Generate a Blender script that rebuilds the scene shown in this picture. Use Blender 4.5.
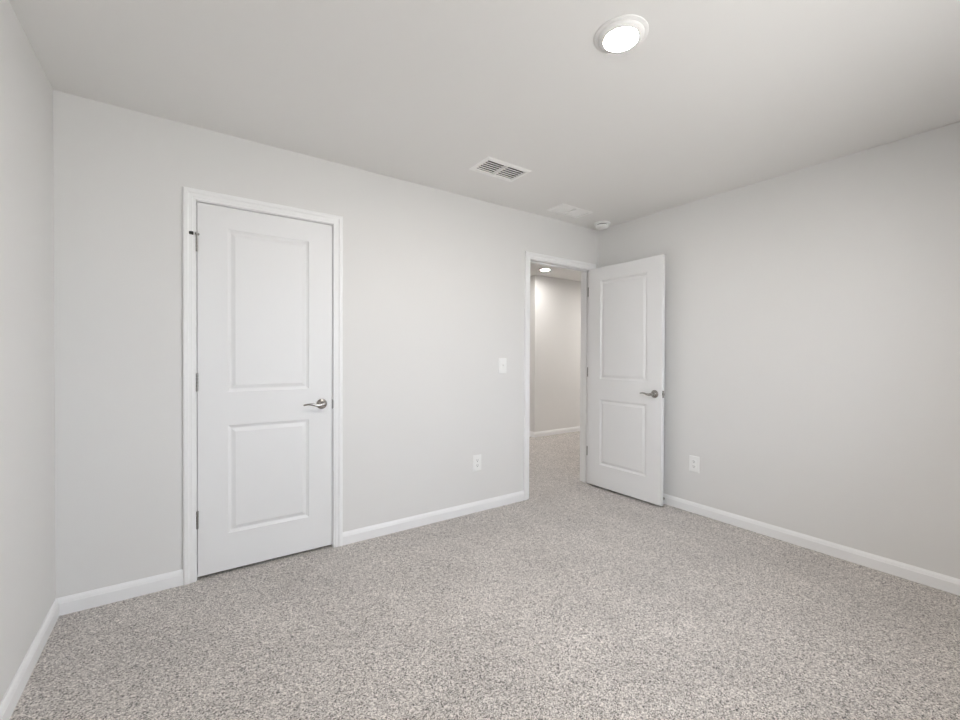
import bpy, bmesh, math
from mathutils import Vector, Matrix

for o in list(bpy.data.objects):
    bpy.data.objects.remove(o)
S = bpy.context.scene
COL = S.collection

# ------------------------------------------------------------ dimensions (metres)
XL, XR = -0.4975, 3.2936          # left / right wall faces
YB, YR = 2.7584, -0.62            # wall with the doors / wall behind the camera
H = 2.448                         # ceiling height
WT = 0.115                        # wall thickness
C0, C1 = 0.0535, 0.7725           # closet opening between jambs
O0, O1 = 2.4290, 3.1980           # doorway opening between jambs
OH = 2.051                        # opening height
CW = 0.057                        # casing width
HY, HX = 4.80, 4.3326             # hall wall and its outside corner
HZ = H

# ------------------------------------------------------------ camera
cam = bpy.data.cameras.new('camera')
cam.sensor_width = 36.0
cam.lens = 426.05 / 960 * 36
cam.clip_start = 0.02
camo = bpy.data.objects.new('camera', cam)
COL.objects.link(camo)
yaw, pitch, roll = 0.6063, -0.0096, 0.0045
R0 = Vector((math.cos(yaw), -math.sin(yaw), 0)); F0 = Vector((math.sin(yaw), math.cos(yaw), 0)); Z0 = Vector((0, 0, 1))
F = F0 * math.cos(pitch) + Z0 * math.sin(pitch)
U = -F0 * math.sin(pitch) + Z0 * math.cos(pitch)
Rv = R0 * math.cos(roll) + U * math.sin(roll)
Uv = -R0 * math.sin(roll) + U * math.cos(roll)
M = Matrix((Rv, Uv, -F)).transposed().to_4x4()
M.translation = Vector((0, 0, 1.2251))
camo.matrix_world = M
S.camera = camo

# ------------------------------------------------------------ light and exposure
S.view_settings.view_transform = 'Standard'
S.view_settings.look = 'None'
S.view_settings.gamma = 1
S.view_settings.use_curve_mapping = False
S.view_settings.exposure = 0.0
SKY = 7.0
LAMP = 600.0
HALL_LAMP = 260.0
w = bpy.data.worlds.new('sky'); S.world = w; w.use_nodes = True
nt = w.node_tree; nt.nodes.clear()
out = nt.nodes.new('ShaderNodeOutputWorld'); bg = nt.nodes.new('ShaderNodeBackground')
geo = nt.nodes.new('ShaderNodeTexCoord'); sep = nt.nodes.new('ShaderNodeSeparateXYZ')
rmp = nt.nodes.new('ShaderNodeValToRGB')
rmp.color_ramp.elements[0].position = 0.40; rmp.color_ramp.elements[0].color = (1.0, 1.0, 0.98, 1)
rmp.color_ramp.elements[1].position = 0.56; rmp.color_ramp.elements[1].color = (0.80, 0.89, 1.0, 1)
mp = nt.nodes.new('ShaderNodeMapRange'); mp.inputs['From Min'].default_value = -1; mp.inputs['From Max'].default_value = 1
nt.links.new(geo.outputs['Generated'], sep.inputs[0]); nt.links.new(sep.outputs['Z'], mp.inputs['Value'])
nt.links.new(mp.outputs[0], rmp.inputs[0]); nt.links.new(rmp.outputs[0], bg.inputs['Color'])
bg.inputs['Strength'].default_value = SKY
nt.links.new(bg.outputs[0], out.inputs[0])
WX0, WX1, WZ0, WZ1 = 0.50, 2.25, 0.80, 2.18      # window in the wall behind the camera
al = bpy.data.lights.new('window_portal', 'AREA'); al.shape = 'RECTANGLE'; al.size = WX1 - WX0; al.size_y = WZ1 - WZ0
al.cycles.is_portal = True
ao = bpy.data.objects.new('window_portal', al); COL.objects.link(ao)
ao.location = ((WX0 + WX1) / 2, YR - WT - 0.03, (WZ0 + WZ1) / 2); ao.rotation_euler = (math.pi / 2, 0, math.pi)

# ------------------------------------------------------------ materials
def mat(name, color, rough=0.5, metal=0.0, spec=0.5, bump=None, emit=None, noise=None, coat=0):
    m = bpy.data.materials.new(name); m.use_nodes = True
    n = m.node_tree.nodes; l = m.node_tree.links
    b = n['Principled BSDF']
    b.inputs['Base Color'].default_value = (*color, 1)
    b.inputs['Roughness'].default_value = rough
    b.inputs['Metallic'].default_value = metal
    b.inputs['Specular IOR Level'].default_value = spec
    b.inputs['Coat Weight'].default_value = coat
    tc = n.new('ShaderNodeTexCoord')
    if noise:
        sc, amt = noise
        nz = n.new('ShaderNodeTexNoise'); nz.inputs['Scale'].default_value = sc; nz.inputs['Detail'].default_value = 3
        mx = n.new('ShaderNodeMix'); mx.data_type = 'RGBA'
        mx.inputs['A'].default_value = (*[c * (1 - amt) for c in color], 1)
        mx.inputs['B'].default_value = (*[min(1, c * (1 + amt)) for c in color], 1)
        l.new(tc.outputs['Object'], nz.inputs['Vector']); l.new(nz.outputs['Fac'], mx.inputs['Factor'])
        l.new(mx.outputs['Result'], b.inputs['Base Color'])
    if bump:
        sc, dist, st = bump
        nz = n.new('ShaderNodeTexNoise'); nz.inputs['Scale'].default_value = sc; nz.inputs['Detail'].default_value = 4
        bp = n.new('ShaderNodeBump'); bp.inputs['Distance'].default_value = dist; bp.inputs['Strength'].default_value = st
        l.new(tc.outputs['Object'], nz.inputs['Vector']); l.new(nz.outputs['Fac'], bp.inputs['Height'])
        l.new(bp.outputs[0], b.inputs['Normal'])
    if emit:
        b.inputs['Emission Color'].default_value = (*emit[0], 1); b.inputs['Emission Strength'].default_value = emit[1]
    return m

M_WALL = mat('wall_paint', (0.805, 0.797, 0.783), 0.62, spec=0.3, bump=(140, 0.0006, 0.25), noise=(1.3, 0.012))
M_CEIL = mat('ceiling_paint', (0.86, 0.85, 0.835), 0.85, spec=0.2, bump=(120, 0.0008, 0.3), noise=(1.1, 0.012))
M_TRIM = mat('trim_enamel', (0.92, 0.92, 0.92), 0.38, spec=0.5, bump=(60, 0.0003, 0.1))
M_DOOR = mat('door_enamel', (0.87, 0.87, 0.87), 0.45, spec=0.4, bump=(90, 0.0004, 0.12))
M_PLAST = mat('white_plastic', (0.93, 0.93, 0.92), 0.35, noise=(30, 0.01))
M_VENT = mat('white_powder_coat', (0.94, 0.935, 0.92), 0.45, noise=(30, 0.01))
M_DUCT = mat('dark_duct', (0.015, 0.014, 0.013), 0.8, noise=(12, 0.2))
M_SLOT = mat('dark_slot', (0.05, 0.05, 0.05), 0.6, noise=(40, 0.1))
M_NICK = mat('satin_nickel', (0.42, 0.405, 0.385), 0.2, metal=1.0, bump=(200, 0.0002, 0.1))
M_HINGE = mat('hinge_nickel', (0.38, 0.37, 0.355), 0.34, metal=1.0, bump=(200, 0.0002, 0.1))
M_RUB = mat('black_rubber', (0.03, 0.03, 0.03), 0.7, noise=(60, 0.2))
M_LENS = mat('lamp_lens', (0.9, 0.9, 0.9), 0.5, emit=((1.0, 0.945, 0.89), LAMP), noise=(10, 0.01))
M_LENS2 = mat('hall_lamp_lens', (0.9, 0.9, 0.9), 0.5, emit=((1.0, 0.965, 0.93), HALL_LAMP), noise=(10, 0.01))
M_FILL_LENS = mat('hall_fill_lens', (0.9, 0.9, 0.9), 0.5, emit=((1.0, 0.965, 0.93), 2.2 * HALL_LAMP), noise=(10, 0.01))  # emitter of the two added, out-of-view hall fill lights

def carpet():
    m = bpy.data.materials.new('loop_carpet'); m.use_nodes = True
    n = m.node_tree.nodes; l = m.node_tree.links; b = n['Principled BSDF']
    b.inputs['Roughness'].default_value = 0.95; b.inputs['Specular IOR Level'].default_value = 0.1
    b.inputs['Sheen Weight'].default_value = 0.4; b.inputs['Sheen Roughness'].default_value = 0.6
    tc = n.new('ShaderNodeTexCoord')
    def noise(scale, det, rough=0.5):
        z = n.new('ShaderNodeTexNoise'); z.inputs['Scale'].default_value = scale; z.inputs['Detail'].default_value = det
        z.inputs['Roughness'].default_value = rough
        l.new(tc.outputs['Object'], z.inputs['Vector']); return z
    def tuft(scale):
        q = n.new('ShaderNodeTexVoronoi'); q.inputs['Scale'].default_value = scale
        l.new(tc.outputs['Object'], q.inputs['Vector'])
        g = n.new('ShaderNodeSeparateColor'); l.new(q.outputs['Color'], g.inputs[0]); return g.outputs[0]
    fine, coarse = tuft(270), tuft(110)
    fleck = n.new('ShaderNodeMix'); fleck.inputs['Factor'].default_value = 0.18
    l.new(fine, fleck.inputs['A']); l.new(coarse, fleck.inputs['B'])
    cr = n.new('ShaderNodeValToRGB'); e = cr.color_ramp.elements
    e[0].position = 0.08; e[0].color = (0.025, 0.021, 0.019, 1)
    e[1].position = 0.90; e[1].color = (0.86, 0.80, 0.745, 1)
    k = cr.color_ramp.elements.new(0.28); k.color = (0.33, 0.295, 0.268, 1)
    k = cr.color_ramp.elements.new(0.55); k.color = (0.51, 0.467, 0.432, 1)
    l.new(fleck.outputs['Result'], cr.inputs[0])
    patch = noise(2.6, 4, 0.6)
    pr = n.new('ShaderNodeMapRange'); pr.inputs['From Min'].default_value = 0.3; pr.inputs['From Max'].default_value = 0.7
    pr.inputs['To Min'].default_value = 0.90; pr.inputs['To Max'].default_value = 1.10
    l.new(patch.outputs['Fac'], pr.inputs['Value'])
    mm = n.new('ShaderNodeVectorMath'); mm.operation = 'SCALE'
    l.new(cr.outputs[0], mm.inputs[0]); l.new(pr.outputs[0], mm.inputs['Scale'])
    l.new(mm.outputs[0], b.inputs['Base Color'])
    v = n.new('ShaderNodeTexVoronoi'); v.inputs['Scale'].default_value = 190
    l.new(tc.outputs['Object'], v.inputs['Vector'])
    inv = n.new('ShaderNodeMath'); inv.operation = 'SUBTRACT'; inv.inputs[0].default_value = 1.0
    l.new(v.outputs['Distance'], inv.inputs[1])
    ad = n.new('ShaderNodeMath'); ad.operation = 'ADD'
    l.new(inv.outputs[0], ad.inputs[0]); l.new(fleck.outputs['Result'], ad.inputs[1])
    bp = n.new('ShaderNodeBump'); bp.inputs['Distance'].default_value = 0.003; bp.inputs['Strength'].default_value = 0.45
    l.new(ad.outputs[0], bp.inputs['Height']); l.new(bp.outputs[0], b.inputs['Normal'])
    return m
M_CARP = carpet()

def glass():
    m = bpy.data.materials.new('window_glass'); m.use_nodes = True
    n = m.node_tree.nodes; l = m.node_tree.links; n.clear()
    o = n.new('ShaderNodeOutputMaterial'); t = n.new('ShaderNodeBsdfTransparent'); g = n.new('ShaderNodeBsdfGlossy')
    g.inputs['Roughness'].default_value = 0.02; f = n.new('ShaderNodeFresnel'); f.inputs['IOR'].default_value = 1.3
    x = n.new('ShaderNodeMixShader'); l.new(f.outputs[0], x.inputs[0]); l.new(t.outputs[0], x.inputs[1]); l.new(g.outputs[0], x.inputs[2])
    l.new(x.outputs[0], o.inputs[0]); return m
M_GLASS = glass()

# ------------------------------------------------------------ helpers
def link(name, bm, m, parent=None, smooth=False, loc=None, recalc=True):
    if recalc: bmesh.ops.recalc_face_normals(bm, faces=bm.faces)
    me = bpy.data.meshes.new(name); bm.to_mesh(me); bm.free()
    me.materials.append(m)
    if smooth:
        for p in me.polygons: p.use_smooth = True
    o = bpy.data.objects.new(name, me); COL.objects.link(o)
    if parent: o.parent = parent
    if loc: o.location = loc
    if smooth:
        try:
            me.set_sharp_from_angle(angle=math.radians(38))
        except Exception: pass
    return o

def tag(o, label=None, cat=None, kind=None, group=None):
    if label: o['label'] = label
    if cat: o['category'] = cat
    if kind: o['kind'] = kind
    if group: o['group'] = group
    return o

def empty(name, loc=(0, 0, 0), rz=0):
    o = bpy.data.objects.new(name, None); COL.objects.link(o); o.location = loc; o.rotation_euler = (0, 0, rz)
    o.empty_display_size = 0.05
    return o

def box(bm, x0, x1, y0, y1, z0, z1, bev=0):
    vs = [bm.verts.new((x, y, z)) for x in (x0, x1) for y in (y0, y1) for z in (z0, z1)]
    fs = [bm.faces.new([vs[i] for i in q]) for q in ((0, 1, 3, 2), (4, 6, 7, 5), (0, 4, 5, 1), (2, 3, 7, 6), (0, 2, 6, 4), (1, 5, 7, 3))]
    if bev:
        es = list({e for f in fs for e in f.edges})
        bmesh.ops.bevel(bm, geom=es, offset=bev, segments=2, affect='EDGES', profile=0.5)

def slab(us, vs, holes, t0, t1, f):
    """wall with rectangular holes: grid cells us x vs, thickness t0..t1, f(u,v,t)->xyz"""
    bm = bmesh.new(); cache = {}
    def V(u, v, t):
        k = (u, v, t)
        if k not in cache: cache[k] = bm.verts.new(f(u, v, t))
        return cache[k]
    nu, nv = len(us) - 1, len(vs) - 1
    def solid(i, j): return 0 <= i < nu and 0 <= j < nv and (i, j) not in holes
    for i in range(nu):
        for j in range(nv):
            if not solid(i, j): continue
            a, b, c, d = us[i], us[i + 1], vs[j], vs[j + 1]
            for t in (t0, t1):
                bm.faces.new([V(a, c, t), V(b, c, t), V(b, d, t), V(a, d, t)])
            for di, dj, p, q in ((-1, 0, (a, c), (a, d)), (1, 0, (b, c), (b, d)), (0, -1, (a, c), (b, c)), (0, 1, (a, d), (b, d))):
                if not solid(i + di, j + dj):
                    bm.faces.new([V(*p, t0), V(*q, t0), V(*q, t1), V(*p, t1)])
    return bm

def sweep(bm, path, prof, closed_ends=True):
    """path: list of (origin, U, V) frames; prof: list of (u,v); mitring is up to the frames"""
    rings = []
    for o, u, v in path:
        rings.append([bm.verts.new(Vector(o) + Vector(u) * a + Vector(v) * b) for a, b in prof])
    n = len(prof)
    for r0, r1 in zip(rings, rings[1:]):
        for i in range(n):
            bm.faces.new([r0[i], r0[(i + 1) % n], r1[(i + 1) % n], r1[i]])
    if closed_ends:
        bm.faces.new(rings[0]); bm.faces.new(list(reversed(rings[-1])))

def lathe(bm, prof, center=(0, 0, 0), axis='Z', seg=48, cap=True):
    """prof: list of (r, h); h along axis"""
    c = Vector(center); rings = []
    for r, h in prof:
        ring = []
        for i in range(seg):
            a = 2 * math.pi * i / seg
            p = {'Z': (r * math.cos(a), r * math.sin(a), h), 'Y': (r * math.cos(a), h, r * math.sin(a)), 'X': (h, r * math.cos(a), r * math.sin(a))}[axis]
            ring.append(bm.verts.new(c + Vector(p)))
        rings.append(ring)
    for a, b in zip(rings, rings[1:]):
        for i in range(seg):
            bm.faces.new([a[i], a[(i + 1) % seg], b[(i + 1) % seg], b[i]])
    if cap:
        bm.faces.new(rings[0]); bm.faces.new(rings[-1])

def tube(bm, pts, rads, seg=14, up=(0, 0, 1)):
    """pts: centreline, rads: (a,b) half sizes: a across (binormal), b along up"""
    pts = [Vector(p) for p in pts]; rings = []
    for i, p in enumerate(pts):
        t = (pts[min(i + 1, len(pts) - 1)] - pts[max(i - 1, 0)]).normalized()
        upv = Vector(up); sd = t.cross(upv)
        if sd.length < 1e-4: sd = Vector((1, 0, 0))
        sd.normalize(); u2 = sd.cross(t).normalized()
        a, b = rads[i]
        rings.append([bm.verts.new(p + sd * a * math.cos(q) + u2 * b * math.sin(q)) for q in [2 * math.pi * k / seg for k in range(seg)]])
    for r0, r1 in zip(rings, rings[1:]):
        for i in range(seg):
            bm.faces.new([r0[i], r0[(i + 1) % seg], r1[(i + 1) % seg], r1[i]])
    bm.faces.new(rings[0]); bm.faces.new(list(reversed(rings[-1])))

def catmull(P, n):
    P = [Vector(p) for p in P]; out = []
    for i in range(len(P) - 1):
        p0, p1, p2, p3 = P[max(i - 1, 0)], P[i], P[i + 1], P[min(i + 2, len(P) - 1)]
        for k in range(n):
            t = k / n
            out.append(0.5 * ((2 * p1) + (p2 - p0) * t + (2 * p0 - 5 * p1 + 4 * p2 - p3) * t * t + (3 * p1 - p0 - 3 * p2 + p3) * t ** 3))
    out.append(P[-1]); return out

# ------------------------------------------------------------ the room shell
JT = 0.018                                            # jamb board thickness
# carpet: one continuous floor through the doorway into the hall
bm = bmesh.new(); box(bm, XL - WT, 7.2, YR - WT, 8.2, -0.05, 0)
tag(link('floor', bm, M_CARP), 'beige speckled loop carpet running from the room through the doorway', 'floor', 'structure')

V1 = (1.556, 1.861, 2.1575, 2.3155)                     # duct holes of the two registers
V2 = (2.5135, 2.8235, 2.4525, 2.6025)
xs = [XL - WT, V1[0], V1[1], V2[0], V2[1], XR + WT]
ys = [YR - WT, V1[2], V1[3], V2[2], V2[3], YB + WT / 2]
bm = slab(xs, ys, {(1, 1), (3, 3)}, H, H + 0.10, lambda u, v, t: (u, v, t))
tag(link('ceiling', bm, M_CEIL), 'flat off-white ceiling of the room', 'ceiling', 'structure')

bm = slab([XL, C0 - JT, C1 + JT, O0 - JT, O1 + JT, XR + WT], [0, OH + JT, H], {(1, 0), (3, 0)}, YB, YB + WT, lambda u, v, t: (u, t, v))
tag(link('wall_back', bm, M_WALL), 'light greige wall holding the closed door and the doorway', 'wall', 'structure')
bm = bmesh.new(); box(bm, XL - WT, XL, YR - WT, YB + WT, 0, H)
tag(link('wall_left', bm, M_WALL), 'plain light greige wall at the left edge', 'wall', 'structure')
bm = bmesh.new(); box(bm, XR, XR + WT, YR - WT, YB, 0, H)
tag(link('wall_right', bm, M_WALL), 'plain light greige wall behind the open door', 'wall', 'structure')
bm = slab([XL, WX0, WX1, XR], [0, WZ0, WZ1, H], {(1, 1)}, YR - WT, YR, lambda u, v, t: (u, t, v))
tag(link('wall_rear', bm, M_WALL), 'light greige wall with the window, opposite the two doors', 'wall', 'structure')

# window in the rear wall
w1 = tag(empty('window_1', (0, YR - WT, WZ0)), 'white framed window lighting the room', 'window', 'structure')
bm = bmesh.new()
fw = 0.05
box(bm, WX0, WX1, 0.01, 0.07, 0, fw); box(bm, WX0, WX1, 0.01, 0.07, WZ1 - WZ0 - fw, WZ1 - WZ0)
box(bm, WX0, WX0 + fw, 0.01, 0.07, fw, WZ1 - WZ0 - fw); box(bm, WX1 - fw, WX1, 0.01, 0.07, fw, WZ1 - WZ0 - fw)
zc = (WZ1 - WZ0) / 2
xm = (WX0 + WX1) / 2
box(bm, xm - 0.04, xm + 0.04, 0.015, 0.065, fw, WZ1 - WZ0 - fw)
box(bm, WX0 + fw, xm - 0.04, 0.02, 0.06, zc - 0.022, zc + 0.022); box(bm, xm + 0.04, WX1 - fw, 0.02, 0.06, zc - 0.022, zc + 0.022)
link('window_frame', bm, M_TRIM, w1)
bm = bmesh.new(); box(bm, WX0 + fw - 0.005, WX1 - fw + 0.005, 0.036, 0.041, fw - 0.005, WZ1 - WZ0 - fw + 0.005)
link('pane', bm, M_GLASS, w1)
bm = bmesh.new(); box(bm, WX0 - 0.05, WX1 + 0.05, WT - 0.04, WT + 0.03, -0.02, 0.0, 0.003)
link('window_sill', bm, M_TRIM, w1)

# hall beyond the doorway
HE, HW, HN = 7.1, 1.2, 8.1
bm = bmesh.new(); box(bm, HX, HE, HY, HY + WT, 0, HZ); box(bm, HX, HX + WT, HY + WT, HN, 0, HZ)
tag(link('wall_hall', bm, M_WALL), 'light greige hall wall with an outside corner, seen through the doorway', 'wall', 'structure')
bm = bmesh.new(); box(bm, HE, HE + WT, YB + WT, HY, 0, HZ)
tag(link('wall_hall_right', bm, M_WALL), 'far right end wall of the hall', 'wall', 'structure')
bm = bmesh.new(); box(bm, HW - WT, HW, YB + WT, HN, 0, HZ)
tag(link('wall_hall_left', bm, M_WALL), 'left wall of the hall', 'wall', 'structure')
bm = bmesh.new(); box(bm, HW, HX, HN - WT, HN, 0, HZ)
tag(link('wall_hall_end', bm, M_WALL), 'end wall of the hall', 'wall', 'structure')
bm = bmesh.new(); box(bm, XR + WT, HE, YB, YB + WT, 0, HZ)
tag(link('wall_hall_near', bm, M_WALL), 'hall wall beside the doorway', 'wall', 'structure')
bm = bmesh.new(); box(bm, HW - WT, HE + WT, YB + WT / 2, HN, HZ, HZ + 0.1)
tag(link('ceiling_hall', bm, M_CEIL), 'off-white hall ceiling seen through the doorway', 'ceiling', 'structure')

# baseboards: profile (out from wall, height)
BB = [(0, 0), (0.0135, 0), (0.0135, 0.056), (0.0115, 0.060), (0.0110, 0.064), (0.0085, 0.0715), (0.0055, 0.0765), (0.0040, 0.0805), (0, 0.0805)]
def baseboard(name, segs, label):
    bm = bmesh.new()
    for path in segs:       # path: list of (x,y, nx,ny) with mitre normals
        sweep(bm, [((x, y, 0), (nx, ny, 0), (0, 0, 1)) for x, y, nx, ny in path], BB)
    return tag(link(name, bm, M_TRIM), label, 'baseboard', 'structure')
cx0, cx1 = C0 - 0.004 - CW, C1 + 0.004 + CW
ox0, ox1 = O0 - 0.004 - CW, O1 + 0.004 + CW
baseboard('baseboard_left', [[(XL, YR, 1, 1), (XL, YB, 1, -1)]], 'white baseboard along the left wall')
baseboard('baseboard_back', [[(XL, YB, 1, -1), (cx0, YB, 0, -1)], [(cx1, YB, 0, -1), (ox0, YB, 0, -1)]], 'white baseboard along the wall between and beside the doors')
baseboard('baseboard_right', [[(XR, YR, -1, 1), (XR, YB, -1, 0)]], 'white baseboard along the right wall behind the open door')
# closet behind the closed door
bm = slab([XL, 1.085], [0, H], set(), YB + 0.80, YB + 0.85, lambda u, v, t: (u, t, v))
box(bm, XL - WT, XL, YB + WT, YB + 0.85, 0, H); box(bm, 1.10, HW - WT, YB + WT, YB + 0.80, 0, H)
tag(link('wall_closet', bm, M_WALL), 'inside walls of the closet behind the closed door', 'wall', 'structure')
bm = bmesh.new(); box(bm, XL - WT, HW - WT, YB + WT / 2, YB + 0.85, H, H + 0.1)
tag(link('ceiling_closet', bm, M_CEIL), 'closet ceiling behind the closed door', 'ceiling', 'structure')
baseboard('baseboard_rear', [[(XL, YR, 1, 1), (XR, YR, -1, 1)]], 'white baseboard along the window wall')
baseboard('baseboard_hall', [[(HE, HY, 0, -1), (HX, HY, -1, -1), (HX, HN - WT, -1, 0)]], 'white baseboard of the hall seen through the doorway')

# casings: profile (across from inner edge, out from wall)
CP = [(0, 0), (0, 0.0085), (0.0015, 0.0100), (0.0130, 0.0105), (0.0160, 0.0125), (0.0190, 0.0118), (0.0300, 0.0128), (0.0335, 0.0155), (0.0380, 0.0172),
      (0.0500, 0.0172), (0.0555, 0.0150), (0.0570, 0.0120), (0.0570, 0)]
def trim(name, a, b, label, hall=False):
    t = tag(empty(name, ((a + b) / 2, YB, 0)), label, 'door frame', 'structure')
    cx = (a + b) / 2
    ia, ib, iz = a - 0.004 - cx, b + 0.004 - cx, OH + 0.004
    def casing(y, out):
        bm = bmesh.new()
        sweep(bm, [((ia, y, 0), (-1, 0, 0), (0, out, 0)), ((ia, y, iz), (-1, 0, 1), (0, out, 0)), ((ib, y, iz), (1, 0, 1), (0, out, 0)), ((ib, y, 0), (1, 0, 0), (0, out, 0))], CP)
        link('casing', bm, M_TRIM, t)
    casing(0, -1)
    if hall: casing(WT, 1)
    bm = bmesh.new()
    box(bm, a - JT - cx, a - cx, 0, WT, 0, OH, 0.001); box(bm, b - cx, b + JT - cx, 0, WT, 0, OH, 0.001)
    box(bm, a - JT - cx, b + JT - cx, 0, WT, OH, OH + JT, 0.001)
    link('jamb', bm, M_TRIM, t)
    bm = bmesh.new(); s = 0.011; y0, y1 = 0.040, 0.075
    box(bm, a - cx, a + s - cx, y0, y1, 0, OH - s, 0.002); box(bm, b - s - cx, b - cx, y0, y1, 0, OH - s, 0.002)
    box(bm, a - cx, b - cx, y0, y1, OH - s, OH, 0.002)
    link('door_stop_moulding', bm, M_TRIM, t)
    return t, cx
t1, tc1 = trim('trim_1', C0, C1, 'white moulded casing around the closed door')
t2, tc2 = trim('trim_2', O0, O1, 'white moulded casing around the open doorway to the hall', True)
# strike plates on the jambs
bm = bmesh.new(); box(bm, C1 - 0.0016 - tc1, C1 - tc1 + 0.0005, -0.0055, 0.030, 0.885, 0.945, 0.0005); box(bm, C1 - 0.002 - tc1, C1 + 0.004 - tc1, -0.0075, -0.0045, 0.890, 0.940, 0.0005)
tag(link('strike_plate', bm, M_HINGE, t1), 'nickel strike plate')
bm = bmesh.new(); box(bm, O0 - tc2, O0 + 0.0016 - tc2, 0.002, 0.034, 0.885, 0.945, 0.0005)
tag(link('strike_plate', bm, M_HINGE, t2), 'nickel strike plate')
# hinge leaves let into the right jamb of the doorway
for z in (0.27, 1.03, 1.80):
    bm = bmesh.new(); box(bm, O1 - 0.0015 - tc2, O1 - tc2 + 0.0005, 0.001, 0.034, z, z + 0.089, 0.0005)
    tag(link('hinge_leaf', bm, M_HINGE, t2), 'nickel hinge leaf')

# ------------------------------------------------------------ moulded two panel doors
DT, DZ, DH = 0.035, 0.018, 2.029
def ring(bm, prev, cur):
    for i in range(4):
        bm.faces.new([prev[i], prev[(i + 1) % 4], cur[(i + 1) % 4], cur[i]])
# (inset, depth) of the sticking and raised field
PR = [(0.0, 0.0), (0.0015, 0.0022), (0.004, 0.0045), (0.0085, 0.0065), (0.012, 0.0090), (0.0145, 0.0098), (0.0185, 0.0098), (0.0205, 0.0090), (0.034, 0.0035), (0.0365, 0.0025), (0.0372, 0.0018)]
def door_leaf(W, panels):
    bm = bmesh.new(); ch = 0.0015
    outer = {}
    for side in (0, 1):
        sg = 1 if side == 0 else -1
        yf = 0.0 if side == 0 else DT
        V = lambda x, z, d: bm.verts.new((x, yf + sg * d, z))
        xs = [ch, panels[0][0], panels[0][1], W - ch]
        zs = [ch, panels[0][2], panels[0][3], panels[1][2], panels[1][3], DH - ch]
        g = [[V(x, z, 0) for z in zs] for x in xs]
        for i in range(3):
            for j in range(5):
                q = [g[i][j], g[i + 1][j], g[i + 1][j + 1], g[i][j + 1]]
                if i == 1 and j in (1, 3):
                    x0, x1, z0, z1 = xs[1], xs[2], zs[j], zs[j + 1]
                    prev = q
                    for ins, d in PR[1:]:
                        cur = [V(x0 + ins, z0 + ins, d), V(x1 - ins, z0 + ins, d), V(x1 - ins, z1 - ins, d), V(x0 + ins, z1 - ins, d)]
                        ring(bm, prev, cur); prev = cur
                    bm.faces.new(prev)
                else:
                    bm.faces.new(q)
        # boundary loop with chamfer ring
        loop = [g[i][0] for i in range(4)] + [g[3][j] for j in range(1, 6)] + [g[i][5] for i in (2, 1, 0)] + [g[0][j] for j in (4, 3, 2, 1)]
        oc = []
        for v in loop:
            x = 0 if v.co.x <= ch + 1e-6 else (W if v.co.x >= W - ch - 1e-6 else v.co.x)
            z = 0 if v.co.z <= ch + 1e-6 else (DH if v.co.z >= DH - ch - 1e-6 else v.co.z)
            oc.append(bm.verts.new((x, yf + sg * ch, z)))
        n = len(loop)
        for i in range(n): bm.faces.new([loop[i], loop[(i + 1) % n], oc[(i + 1) % n], oc[i]])
        outer[side] = oc
    n = len(outer[0])
    for i in range(n): bm.faces.new([outer[0][i], outer[0][(i + 1) % n], outer[1][(i + 1) % n], outer[1][i]])
    return bm

def handle(parent, W, sg, y):
    """lever set on the face at local y; sg=-1 front (towards -y), +1 back"""
    cx, cz = W - 0.0630, 0.920 - DZ
    h = empty('lever_handle', (cx, y, cz)); h.parent = parent
    bm = bmesh.new()
    pr = [(0.0325, 0), (0.0325, 0.003), (0.0305, 0.0065), (0.026, 0.009), (0.0185, 0.011), (0.0145, 0.0155), (0.0125, 0.022), (0.0118, 0.034), (0.0122, 0.046), (0.0105, 0.0535), (0.006, 0.056)]
    lathe(bm, [(r, sg * d) for r, d in pr], axis='Y', seg=40)
    link('rosette', bm, M_NICK, h, smooth=True)
    bm = bmesh.new()
    P = [(0.004, 0.046, 0.000), (-0.010, 0.047, -0.002), (-0.026, 0.048, -0.0045), (-0.045, 0.048, -0.002), (-0.064, 0.046, 0.003), (-0.083, 0.043, 0.005), (-0.102, 0.038, 0.003), (-0.116, 0.034, -0.001)]
    C = catmull([(x, sg * d, z) for x, d, z in P], 5)
    n = len(C); R = []
    for i in range(n):
        t = i / (n - 1)
        vert = 0.0085 * (1 - t) ** 2 + 0.0045 + 0.0010 * math.sin(math.pi * t)
        th = 0.0075 * (1 - t) + 0.0042 * t
        if t > 0.93: k = math.sqrt(max(0.05, 1 - ((t - 0.93) / 0.07) ** 2)); vert *= k; th *= k
        R.append((th, vert))
    tube(bm, C, R, seg=18)
    link('lever', bm, M_NICK, h, smooth=True)
    if sg == -1:
        bm = bmesh.new(); lathe(bm, [(0.0022, -0.0558), (0.0022, -0.0568)], axis='Y', seg=12)
        link('privacy_hole', bm, M_SLOT, h)
    return h

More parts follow.
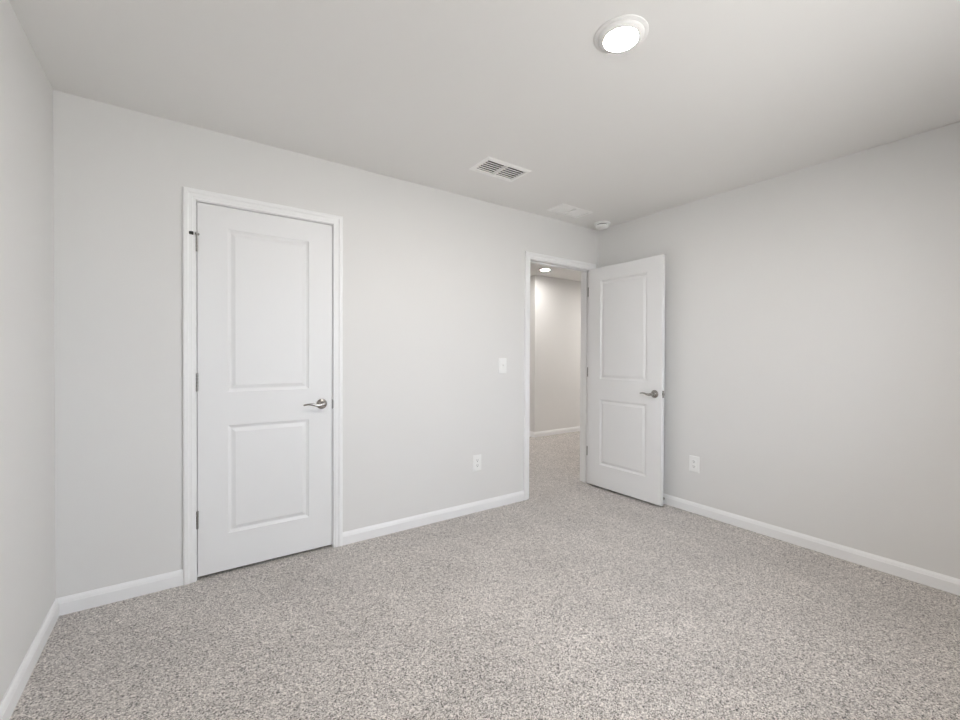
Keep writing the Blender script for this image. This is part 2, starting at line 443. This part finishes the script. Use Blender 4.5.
def hinge(parent, z, y, stop=False):
    h = empty('hinge', (-0.0015, y, z)); h.parent = parent
    bm = bmesh.new(); L = 0.089
    for k in range(5):
        a = k * L / 5; b = (k + 1) * L / 5 - 0.0008
        lathe(bm, [(0.0052, a), (0.0060, a + 0.0006), (0.0060, b - 0.0006), (0.0052, b)], axis='Z', seg=20)
    lathe(bm, [(0.0030, L - 0.001), (0.0068, L), (0.0068, L + 0.0025), (0.0030, L + 0.005)], axis='Z', seg=20)
    lathe(bm, [(0.0030, -0.004), (0.0055, -0.002), (0.0055, -0.0002)], axis='Z', seg=20)
    link('knuckle', bm, M_HINGE, h, smooth=True)
    if stop:
        s = 1 if y > 0.01 else -1
        bm = bmesh.new()
        zt = L + 0.002
        lathe(bm, [(0.0100, L - 0.004), (0.0110, L - 0.002), (0.0110, L + 0.006), (0.0080, L + 0.009)], axis='Z', seg=24)
        tube(bm, [(-0.006, 0, zt), (-0.028, s * 0.004, zt)], [(0.003, 0.003)] * 2, seg=12)
        tube(bm, [(0.004, 0, zt), (0.012, s * 0.002, zt)], [(0.003, 0.003)] * 2, seg=12)
        link('pin_stop', bm, M_HINGE, h, smooth=True)
        bm = bmesh.new()
        lathe(bm, [(0.006, -0.014), (0.0095, -0.016), (0.0095, -0.032), (0.006, -0.035)], (0, s * 0.004, zt), axis='X', seg=20)
        tag(link('bumper', bm, M_RUB, h, smooth=True), 'black rubber bumper')
    return h

def make_door(name, loc, rz, W, label, back_knuckle, stop):
    d = tag(empty(name, loc, rz), label, 'door', 'structure')
    panels = [(0.142, W - 0.139, 0.224 - DZ, 0.829 - DZ), (0.142, W - 0.139, 1.018 - DZ, 1.925 - DZ)]
    lf = link('door_leaf', door_leaf(W, panels), M_DOOR, d)
    ky = DT + 0.0068 if back_knuckle else -0.0068
    for i, z in enumerate((0.285, 1.030, 1.783)):
        h = hinge(d, z - DZ, ky, stop and i == 2)
    handle(d, W, -1, 0); handle(d, W, 1, DT)
    bm = bmesh.new(); box(bm, W - 0.0005, W + 0.0012, 0.0050, 0.0300, 0.892 - DZ, 0.949 - DZ, 0.0005)
    box(bm, W + 0.0010, W + 0.0090, 0.0115, 0.0235, 0.912 - DZ, 0.929 - DZ, 0.001) if back_knuckle else None
    tag(link('latch', bm, M_NICK, d), 'nickel latch on the door edge')
    return d
make_door('door_1', (C0 + 0.003, YB + 0.002, DZ), 0, C1 - C0 - 0.006, 'closed white two-panel door with lever handle', False, True)
make_door('door_2', (O1 - 0.043, YB - 0.013, DZ), -1.566, O1 - O0 - 0.006, 'open white two-panel door swung against the right wall', True, False)

# ------------------------------------------------------------ things on the walls
def wall_plate(name, loc, rz, label, cat, kind, group=None):
    t = tag(empty(name, loc, rz), label, cat, group=group)
    bm = bmesh.new(); w2, h2 = 0.0395, 0.0625
    # plate with sloped rim
    rings = []
    for ins, d in ((0, 0), (0, -0.0025), (0.002, -0.0045), (0.006, -0.0055)):
        rings.append([bm.verts.new((x, d, z)) for x, z in ((-w2 + ins, -h2 + ins), (w2 - ins, -h2 + ins), (w2 - ins, h2 - ins), (-w2 + ins, h2 - ins))])
    for a, b in zip(rings, rings[1:]): ring(bm, a, b)
    bm.faces.new(rings[0]); bm.faces.new(rings[-1])
    link('cover_plate', bm, M_PLAST, t)
    if kind == 'switch':
        bm = bmesh.new(); box(bm, -0.0055, 0.0055, -0.0065, -0.0054, -0.0125, 0.0125, 0.0004); link('switch_frame', bm, M_PLAST, t)
        bm = bmesh.new(); tube(bm, [(0, -0.006, 0.0), (0, -0.012, 0.005), (0, -0.017, 0.009)], [(0.0042, 0.005), (0.0040, 0.0042), (0.0034, 0.003)], seg=12)
        link('toggle', bm, M_PLAST, t, smooth=True)
        sz = (-0.030, 0.030)
    else:
        for s in (-1, 1):
            bm = bmesh.new(); cz = s * 0.0195
            pts = []
            for k in range(32):
                a = 2 * math.pi * k / 32
                pts.append((0.0172 * math.cos(a), max(-0.0135, min(0.0135, 0.0172 * math.sin(a)))))
            f0 = [bm.verts.new((x, -0.0050, cz + z)) for x, z in pts]; f1 = [bm.verts.new((x, -0.0072, cz + z)) for x, z in pts]
            for k in range(32): bm.faces.new([f0[k], f0[(k + 1) % 32], f1[(k + 1) % 32], f1[k]])
            bm.faces.new(f1); bm.faces.new(f0)
            rc = link('receptacle', bm, M_PLAST, t)
            bm = bmesh.new()
            box(bm, -0.0078, -0.0052, -0.0076, -0.0070, cz - 0.001, cz + 0.0085); box(bm, 0.0052, 0.0078, -0.0076, -0.0070, cz - 0.001, cz + 0.0075)
            lathe(bm, [(0.003, -0.0076), (0.003, -0.0070)], (0, 0, cz - 0.0075), axis='Y', seg=16)
            tag(link('slots', bm, M_SLOT, rc), 'dark plug slots')
        sz = (0.0,)
    for z in sz:
        bm = bmesh.new(); lathe(bm, [(0.0032, -0.0052), (0.0032, -0.0062), (0.002, -0.0068)], (0, 0, z), axis='Y', seg=16)
        link('screw', bm, M_PLAST, t, smooth=True)
    return t
wall_plate('light_switch', (2.137, YB, 1.146), 0, 'white light switch plate on the wall left of the doorway', 'light switch', 'switch')
wall_plate('power_outlet', (1.888, YB, 0.384), 0, 'white outlet low on the wall between the two doors', 'outlet', 'outlet', 'wall outlets')
wall_plate('power_outlet', (XR, 1.784, 0.383), -math.pi / 2, 'white outlet low on the wall right of the open door', 'outlet', 'outlet', 'wall outlets')

# ------------------------------------------------------------ things on the ceiling
def vent(x0, x1, y0, y1, hole, tilt, label):
    cx, cy = (x0 + x1) / 2, (y0 + y1) / 2
    t = tag(empty('ceiling_vent', (cx, cy, H)), label, 'air vent', group='ceiling air vents')
    ax, ay = (x1 - x0) / 2, (y1 - y0) / 2
    hx, hy = (hole[1] - hole[0]) / 2 - 0.002, (hole[3] - hole[2]) / 2 - 0.002
    bm = bmesh.new(); rings = []
    for u, v, z in ((ax, ay, 0), (ax, ay, -0.0015), (ax - 0.007, ay - 0.007, -0.0070), (hx + 0.004, hy + 0.004, -0.0080), (hx, hy, -0.0065), (hx, hy, 0.003), (hx + 0.0015, hy + 0.0015, 0.003), (hx + 0.0015, hy + 0.0015, 0)):
        rings.append([bm.verts.new(p) for p in ((-u, -v, z), (u, -v, z), (u, v, z), (-u, v, z))])
    for a, b in zip(rings, rings[1:] + rings[:1]): ring(bm, a, b)
    link('frame', bm, M_VENT, t)
    bm = bmesh.new(); box(bm, -0.006, 0.006, -hy, hy, -0.0075, 0.010, 0.001)
    link('divider', bm, M_VENT, t)
    bm = bmesh.new(); rings = []
    for z in (0.002, 0.14):
        rings.append([bm.verts.new(p) for p in ((-hx - 0.0018, -hy - 0.0018, z), (hx + 0.0018, -hy - 0.0018, z), (hx + 0.0018, hy + 0.0018, z), (-hx - 0.0018, hy + 0.0018, z))])
    ring(bm, *rings); bm.faces.new(rings[1])
    tag(link('duct', bm, M_DUCT, t, recalc=False), 'dark duct opening')
    n = 6; pitch_ = 2 * hy / n
    ca, sa = math.cos(tilt), math.sin(tilt); L = 0.0105 if tilt < 0 else 0.0078
    for k in range(n):
        yc = -hy + (k + 0.5) * pitch_
        for s in (-1, 1):
            bm = bmesh.new()
            xa, xb = (0.0055, hx + 0.0005) if s > 0 else (-hx - 0.0005, -0.0055)
            prof = [(-L, -0.0008), (L, -0.0008), (L, 0.0008), (-L, 0.0008)]
            f = [[bm.verts.new((x, yc + a * ca - b * sa, 0.003 + a * sa + b * ca)) for a, b in prof] for x in (xa, xb)]
            ring(bm, f[0], f[1]); bm.faces.new(f[0]); bm.faces.new(f[1])
            link('louvre', bm, M_VENT, t)
    for s in (-1, 1):
        bm = bmesh.new(); lathe(bm, [(0.0035, -0.0072), (0.003, -0.0088), (0.0015, -0.0092)], (s * (ax - 0.014), 0, 0), seg=14)
        link('screw', bm, M_VENT, t, smooth=True)
    return t
vent(1.531, 1.886, 2.128, 2.345, V1, math.radians(9), 'white ceiling vent with open dark louvres, nearer the room centre')
vent(2.487, 2.850, 2.433, 2.622, V2, math.radians(-24), 'white ceiling vent with closed-looking louvres above the doorway')

bm = bmesh.new()
sd = tag(empty('smoke_detector', (3.152, 2.588, H)), 'round white smoke detector on the ceiling in the corner above the open door', 'smoke detector')
lathe(bm, [(0.070, 0), (0.0725, -0.003), (0.0725, -0.010), (0.070, -0.0125), (0.060, -0.0135)], seg=48)
link('base', bm, M_PLAST, sd, smooth=True)
bm = bmesh.new(); lathe(bm, [(0.046, -0.013), (0.046, -0.020)], seg=40); tag(link('vent_gap', bm, M_SLOT, sd, smooth=True), 'dark ring-shaped gap')
bm = bmesh.new(); lathe(bm, [(0.050, -0.0195), (0.056, -0.021), (0.0565, -0.038), (0.046, -0.046), (0.030, -0.050), (0.010, -0.051)], seg=48)
link('cover', bm, M_PLAST, sd, smooth=True)

def downlight(name, loc, R, r, lens, label, power, color):
    t = tag(empty(name, loc), label, 'ceiling light', group='round ceiling downlights')
    bm = bmesh.new()
    lathe(bm, [(R, 0), (R, -0.003), (R - 0.003, -0.0050), (R - 0.014, -0.0060), (R - 0.017, -0.0115), (r + 0.006, -0.0170), (r, -0.0185), (r - 0.002, -0.016), (r - 0.002, 0)], seg=64, cap=False)
    link('trim_ring', bm, M_CEIL, t, smooth=True)
    bm = bmesh.new(); lathe(bm, [(r - 0.002, -0.0150), (r * 0.85, -0.0160), (r * 0.4, -0.0170), (0.004, -0.0172)], seg=64)
    tag(link('lens', bm, lens, t, smooth=True), 'glowing white lens')
    return t
downlight('recessed_light', (1.367, 1.040, H), 0.099, 0.0635, M_LENS, 'round white recessed downlight lit on the room ceiling', 0, 0)
downlight('recessed_light', (4.146, 4.393, HZ), 0.092, 0.063, M_LENS2, 'round lit downlight on the hall ceiling seen through the doorway', 0, 0)

downlight('recessed_light', (6.0, 3.85, HZ), 0.092, 0.063, M_FILL_LENS, 'added fill light on the right hall ceiling, hidden behind the doorway wall', 0, 0)  # added out of view so the hall wall is lit more evenly
downlight('recessed_light', (2.7, 5.1, HZ), 0.092, 0.063, M_FILL_LENS, 'added fill light on the left hall ceiling, hidden behind the switch wall', 0, 0)  # added fill, never in view: brightens the hall side wall and floor

# spring door stop on the right baseboard behind the open door
ds = tag(empty('spring_door_stop', (XR - 0.0135, 2.035, 0.045), 0), 'small metal spring door stop on the baseboard behind the open door', 'door stop')
bm = bmesh.new(); pts = []
for k in range(12 * 12 + 1):
    a = 2 * math.pi * k / 12; q = k / 144; r = 0.0075 - 0.0025 * q
    pts.append((-0.004 - 0.052 * q, r * math.cos(a), r * math.sin(a)))
tube(bm, pts, [(0.0011, 0.0011)] * len(pts), seg=6, up=(1, 0, 0.01))
link('spring', bm, M_HINGE, ds, smooth=True)
bm = bmesh.new(); lathe(bm, [(0.011, 0.0), (0.011, -0.002), (0.006, -0.006)], axis='X', seg=20); link('mount', bm, M_HINGE, ds, smooth=True)
bm = bmesh.new(); lathe(bm, [(0.005, -0.054), (0.0075, -0.056), (0.0075, -0.066), (0.005, -0.068)], axis='X', seg=20)
tag(link('tip', bm, M_RUB, ds, smooth=True), 'black rubber tip')
